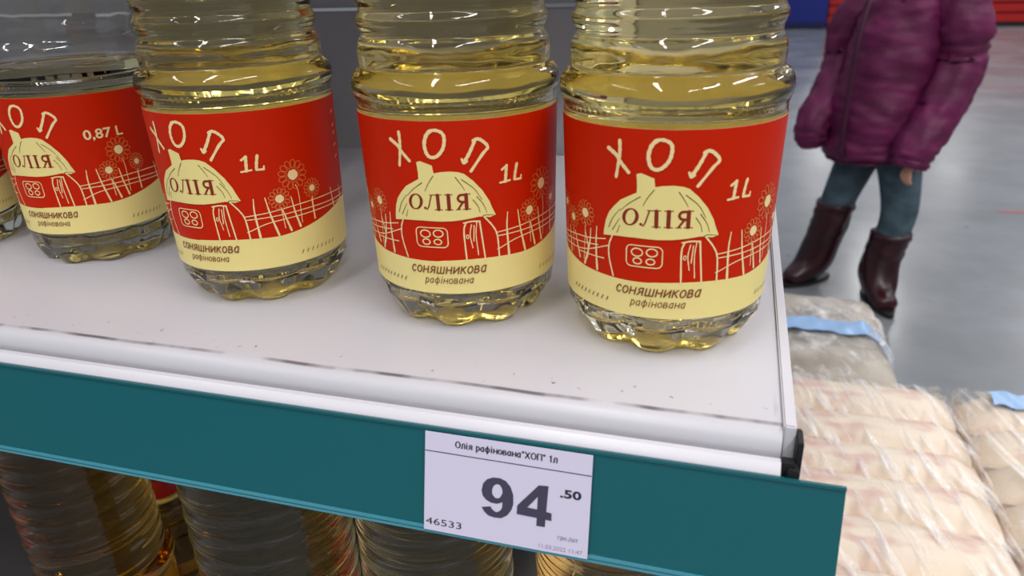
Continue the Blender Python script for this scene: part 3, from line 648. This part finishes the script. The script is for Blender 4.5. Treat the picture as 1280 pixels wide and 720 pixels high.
# ------------------------------------------------------------------ far displays across the floor
M_BLU = mat('blue_plinth', (8, 30, 130), .45); M_REDP = mat('red_board', (188, 22, 20), .45)
t = thing('blue_display_stand', 'dark blue display stand on the floor far behind the shelf end post', 'display stand', (.9, 12.2, 0))
from_bm('plinth', box_bm(-.5, .20, -.2, .4, 0, .5, .01), M_BLU, t); from_bm('kick_board', box_bm(-.48, .18, -.23, -.2, .02, .09, .004), mat('navy', (8, 18, 70), .5), t)
from_bm('upper_panel', box_bm(-.5, .20, -.16, .4, .503, 1.2, .01), M_BLU, t)
for n_, (x0, x1, lb_) in enumerate(((1.12, 1.50, 'red slatted display beside the blue stand, left of the purple jacket'), (2.6, 5.4, 'long red slatted display far across the floor, right of the purple jacket'))):
    t = thing('red_display_stand', lb_, 'display stand', ((x0+x1)/2, 12.2, 0)); w = (x1-x0)/2
    from_bm('backing', box_bm(-w, w, -.05, .4, 0, 1.0), mat('dark_red', (90, 10, 10), .6), t)
    for k_ in range(7): from_bm('slat', box_bm(-w, w, -.09+.002*k_, -.05, .055+k_*.13, .055+k_*.13+.112, .012), M_REDP, t)
    from_bm('kick_board', box_bm(-w, w, -.08, -.05, 0, .05), mat('black_kick', (20, 12, 12), .6), t)

# ------------------------------------------------------------------ the child in the purple jacket
M_SKIN = mat('skin', (214, 160, 136), .5, Subsurface_Weight=.1)
M_JKT = noisy(mat('purple_nylon', (98, 14, 66), .6), (84, 10, 56), (112, 20, 78), 9, 3, .3, .7, .35, (1, 1, 2.2), .02)
M_JKD = mat('purple_nylon_dark', (66, 10, 44), .5)
M_JEAN = noisy(mat('denim', (62, 82, 94), .8), (44, 60, 72), (80, 100, 110), 16, 5, .3, .7, .3, (1, 1, 1.6), .006)
M_BOOT = noisy(mat('burgundy_leather', (44, 10, 18), .3), (32, 6, 12), (60, 16, 25), 14, 3, .35, .7, .2)
M_HAIR = mat('brown_hair', (70, 46, 30), .6)
ch = thing('person', 'child in a purple puffer jacket, jeans and burgundy boots standing on the grey floor', 'person', (.37, 2.18, 0))
O = Vector((.37, 2.18, 0))
def skin_mesh(name, verts, edges, radii, m, levels=2, parent=None):
    me = bpy.data.meshes.new(name); me.from_pydata([Vector(v)-O for v in verts], edges, [])
    ob = bpy.data.objects.new(name, me); COL.objects.link(ob)
    sk_ = ob.modifiers.new('s', 'SKIN'); ob.modifiers.new('d', 'SUBSURF').levels = levels
    for i, r in enumerate(radii):
        d = me.skin_vertices[0].data[i]; d.radius = (r, r) if isinstance(r, (int, float)) else r; d.use_root = (i == 0)
    dg = bpy.context.evaluated_depsgraph_get(); dg.update()
    me2 = bpy.data.meshes.new_from_object(ob.evaluated_get(dg)); bpy.data.objects.remove(ob)
    return link(name, me2, m, parent, True)
fw = Vector((-.68, -.73, 0)); lt = Vector((.73, -.68, 0))      # facing and the child's left
# skeleton points (world)
pel = Vector((.395, 2.18, .50)); che = Vector((.415, 2.18, .76)); nek = Vector((.415, 2.17, .93)); hed = Vector((.40, 2.155, 1.04))
hipL, hipR = pel+lt*.055+Vector((0, 0, -.03)), pel-lt*.055+Vector((0, 0, -.03))
kneL, kneR = Vector((.468, 2.135, .275)), Vector((.300, 2.215, .285))
ankL, ankR = Vector((.425, 2.125, .075)), Vector((.262, 2.225, .075))
toeL, toeR = Vector((.452, 1.99, .025)), Vector((.165, 2.150, .025)); ftL, ftR = ankL.lerp(toeL, .55), ankR.lerp(toeR, .55)
shL, shR = Vector((.520, 2.09, .885)), Vector((.335, 2.26, .885))
elL, elR = Vector((.545, 2.12, .700)), Vector((.262, 2.28, .69))
wrL, wrR = Vector((.452, 2.02, .475)), Vector((.205, 2.17, .525))
V = [pel, che, nek, hed, hipL, kneL, ankL, ftL, hipR, kneR, ankR, ftR, shL, elL, wrL, shR, elR, wrR]
E_ = [(0, 1), (1, 2), (2, 3), (0, 4), (4, 5), (5, 6), (6, 7), (0, 8), (8, 9), (9, 10), (10, 11), (1, 12), (12, 13), (13, 14), (1, 15), (15, 16), (16, 17)]
Rr = [.075, .08, .036, .045, .055, .034, .022, .008, .055, .034, .022, .008, .034, .027, .018, .034, .027, .018]
def hand(w, dirn, side):
    """palm and five bent fingers added to the skeleton"""
    global V, E_, Rr
    wi = [i for i, v in enumerate(V) if v is w][0]
    dn = dirn.normalized(); acr = dn.cross(Vector((0, 0, 1))); acr = (acr.normalized() if acr.length > .1 else Vector((1, 0, 0)))*side
    pc = w+dn*.032; V.append(pc); E_.append((wi, len(V)-1)); Rr.append((.017, .011)); pi_ = len(V)-1
    nrm = dn.cross(acr)
    for q, (off, ln) in enumerate(((-.015, .026), (-.005, .030), (.005, .028), (.0145, .022))):
        a = pc+dn*.022+acr*off; b = a+dn*ln*.5+nrm*.004; c = b+dn*ln*.42+nrm*.012
        s = len(V); V += [a, b, c]; E_ += [(pi_, s), (s, s+1), (s+1, s+2)]; Rr += [.0052, .0048, .004]
    a = w+dn*.022-acr*.020; b = a+dn*.018-acr*.010+nrm*.006; s = len(V); V += [a, b]; E_ += [(pi_, s), (s, s+1)]; Rr += [.006, .005]
hand(wrL, Vector((-.25, -.15, -.9)), 1); hand(wrR, Vector((-.25, -.1, -.9)), -1)
body = skin_mesh('body', V, E_, Rr, M_SKIN, 2, ch)
# head: egg with brow, nose, mouth, ears
def ell(c, rx, ry, rz, m, name, parent, seg=24, shape=None):
    bm = bmesh.new(); bmesh.ops.create_uvsphere(bm, u_segments=seg, v_segments=seg//2+4, radius=1)
    for v in bm.verts:
        if shape: shape(v)
        v.co = lt*v.co.x*rx+(-fw)*v.co.y*ry+Vector((0, 0, v.co.z*rz))+c-O
    return from_bm(name, bm, m, parent, True)
hc = Vector((.398, 2.15, 1.09))
def facef(v):
    x, y, z = v.co
    if z < -.2: v.co.x *= 1-.28*(-z-.2); v.co.y = y*(1-.12*(-z-.2))
    if y < -.5: v.co.y -= .16*math.exp(-((x/.16)**2+((z+.18)/.2)**2)); v.co.y += .05*math.exp(-(((abs(x)-.36)/.16)**2+((z-.02)/.14)**2)); v.co.y -= .05*math.exp(-((x/.3)**2+((z+.52)/.08)**2))
ell(hc, .072, .086, .098, M_SKIN, 'head', ch, 36, facef)
for s in (-1, 1):
    ell(hc+lt*s*.027+fw*.078+Vector((0, 0, .002)), .012, .006, .008, mat('eye_white', (235, 235, 235), .2), 'eye', ch, 12)
    ell(hc+lt*s*.073+Vector((0, 0, -.005)), .008, .018, .024, M_SKIN, 'ear', ch, 12)
ell(hc+fw*.082+Vector((0, 0, -.050)), .019, .006, .005, mat('lip', (176, 92, 88), .4), 'mouth', ch, 12)
def hairf(v):
    x, y, z = v.co
    if y < -.2 and z < .45: v.co.y = -.2+(y+.2)*.2
    if z < -.2: v.co.z = -.2+(z+.2)*1.2
ell(hc-fw*.012+Vector((0, 0, .014)), .080, .092, .100, M_HAIR, 'hair', ch, 28, hairf)
# jacket: rings along the trunk, puffed between quilting seams
def tube(path, rad, m, name, parent, seg=36, puff=None, sub=8, cap=True, squash=None, seed=0, amp=.006, seams=()):
    """path: world points; rad: list of (a along lt, b along fw)"""
    bm = bmesh.new(); rows = []; n = len(path); tot = (n-1)*sub
    for i in range(tot+1):
        t = i/sub; j = min(int(t), n-2); f = t-j; f2 = f
        c = path[j].lerp(path[j+1], f2) if n < 3 else None
        if c is None:
            p0, p1, p2, p3 = path[max(j-1, 0)], path[j], path[j+1], path[min(j+2, n-1)]
            c = .5*((2*p1)+(p2-p0)*f+(2*p0-5*p1+4*p2-p3)*f*f+(3*p1-p0-3*p2+p3)*f**3)
        ra = [rad[j][q]+(rad[j+1][q]-rad[j][q])*f for q in (0, 1)]
        d = (path[j+1]-path[j]).normalized(); ax = lt-d*lt.dot(d); ax.normalize(); bx = d.cross(ax)
        pf = (1+(puff[1]*abs(math.sin(PI*i/tot*puff[0]))**.6-puff[1]*.6)) if puff else 1
        for sm in seams: pf *= 1-.085*math.exp(-((i/tot-sm)/.013)**2)
        row = []
        for q in range(seg):
            a = 2*PI*q/seg; nn = amp*noise.noise(Vector((math.cos(a)*2.2+seed, math.sin(a)*2.2, i/sub*2.1)))+amp*.6*noise.noise(Vector((math.cos(a)*5, math.sin(a)*5+seed, i/sub*5.0)))
            row.append(bm.verts.new(c+ax*math.cos(a)*(ra[0]*pf+nn)+bx*math.sin(a)*(ra[1]*pf+nn)-O))
        rows.append(row)
    for a, b in zip(rows, rows[1:]):
        for q in range(seg): bm.faces.new((a[q], a[(q+1) % seg], b[(q+1) % seg], b[q]))
    if cap: bm.faces.new(rows[0]); bm.faces.new(rows[-1])
    bmesh.ops.recalc_face_normals(bm, faces=bm.faces[:])
    return from_bm(name, bm, m, parent, True)
jk = tube([Vector((.368, 2.18, .428)), Vector((.366, 2.18, .455)), Vector((.368, 2.18, .54)), Vector((.382, 2.18, .66)), Vector((.402, 2.18, .78)), Vector((.415, 2.18, .88)), Vector((.415, 2.17, .945))],
     [(.112, .110), (.134, .128), (.136, .130), (.130, .124), (.128, .118), (.118, .100), (.06, .058)], M_JKT, 'jacket', ch, 48, (4, .03), 16, True, amp=.011, seams=(.10,))
tube([shL+Vector((-.02, .01, .02)), Vector((.528, 2.08, .81)), elL+Vector((-.010, -.03, .02)), Vector((.500, 2.06, .585)), wrL+Vector((.000, .005, .02)), wrL+Vector((-.01, -.005, -.035))],
     [(.056, .054), (.064, .060), (.062, .060), (.060, .058), (.056, .054), (.044, .044)], M_JKT, 'sleeve', jk, 30, (3, .03), 16, True, seed=3, amp=.009, seams=(.30, .36, .42, .90))
tube([shR+Vector((.02, -.01, .02)), Vector((.270, 2.27, .80)), elR+Vector((0, 0, .02)), Vector((.232, 2.22, .61)), wrR+Vector((-.01, 0, .01)), wrR+Vector((-.012, 0, -.045)), wrR+Vector((-.010, 0, -.07))],
     [(.056, .054), (.056, .054), (.052, .05), (.050, .048), (.052, .05), (.048, .046), (.026, .026)], M_JKT, 'sleeve', jk, 30, (3, .03), 14, True, seed=8, amp=.009, seams=(.36, .42, .86))
tube([Vector((.415, 2.20, .905)), Vector((.425, 2.22, .945)), Vector((.43, 2.23, .99))], [(.085, .06), (.105, .07), (.075, .03)], M_JKT, 'hood', jk, 30, None, 6, True, seed=1)
zp = [Vector((.366, 2.18, z))+fw*(r_+.004) for z, r_ in ((.45, .133), (.54, .140), (.66, .136), (.78, .130), (.88, .104))]
tube([p+Vector((0, 0, 0)) for p in zp], [(.008, .006)]*5, M_JKD, 'zip_flap', jk, 10, None, 5, True, amp=.001)
# trousers
tr = skin_mesh('trousers', [pel+Vector((0, 0, .03)), hipL, hipL.lerp(kneL, .5), kneL, kneL.lerp(ankL, .55), hipR, hipR.lerp(kneR, .5), kneR, kneR.lerp(ankR, .55)],
     [(0, 1), (1, 2), (2, 3), (3, 4), (0, 5), (5, 6), (6, 7), (7, 8)], [.085, .070, .062, .056, .046, .070, .062, .054, .046], M_JEAN, 2, ch)
# boots
for kn, an, to, s in ((kneL, ankL, toeL, 1), (kneR, ankR, toeR, -1)):
    topb = kn.lerp(an, .10 if s < 0 else .36); heel = an+(an-to).normalized()*.035; heel.z = .03
    bt = skin_mesh('boot', [an+Vector((0, 0, -.018)), an.lerp(topb, .7), an.lerp(topb, .4), to, an.lerp(to, .5)+Vector((0, 0, -.016)), heel], [(0, 2), (2, 1), (0, 4), (4, 3), (0, 5)],
        [.052, .060, .057, (.036, .026), (.042, .034), (.040, .032)], M_BOOT, 2, ch)
    d = (to-heel); d.z = 0; d.normalize(); q = Vector((-d.y, d.x, 0)); bm = bmesh.new(); a_, b_ = heel-d*.032, to+d*.030
    ring = []
    for k_ in range(24):
        an_ = 2*PI*k_/24; c_ = (a_+b_)/2; L_ = (b_-a_).length/2
        ring.append(c_+d*L_*math.cos(an_)+q*(.036-.006*abs(math.cos(an_)))*math.sin(an_)*(1.0))
    lo = [bm.verts.new(Vector((p.x, p.y, .0))-O) for p in ring]; hi = [bm.verts.new(Vector((p.x, p.y, .014))-O) for p in ring]
    for k_ in range(24): bm.faces.new((lo[k_], lo[(k_+1) % 24], hi[(k_+1) % 24], hi[k_]))
    bm.faces.new(lo[::-1]); bm.faces.new(hi); from_bm('sole', bm, M_BLACK, bt)
    tube([topb+Vector((0, 0, .004)), topb.lerp(an, .35), topb.lerp(an, .7), an+Vector((0, 0, .0))],
         [(.056, .056), (.055, .056), (.051, .053), (.046, .050)], M_BOOT, 'shaft', bt, 28, None, 6, True, amp=.006, seed=s*4)
    tube([topb+Vector((0, 0, .010)), topb+Vector((0, 0, -.008))], [(.0585, .0585), (.0585, .0585)], M_BOOT, 'cuff', bt, 28, None, 3, True, amp=.003, seed=s*4)
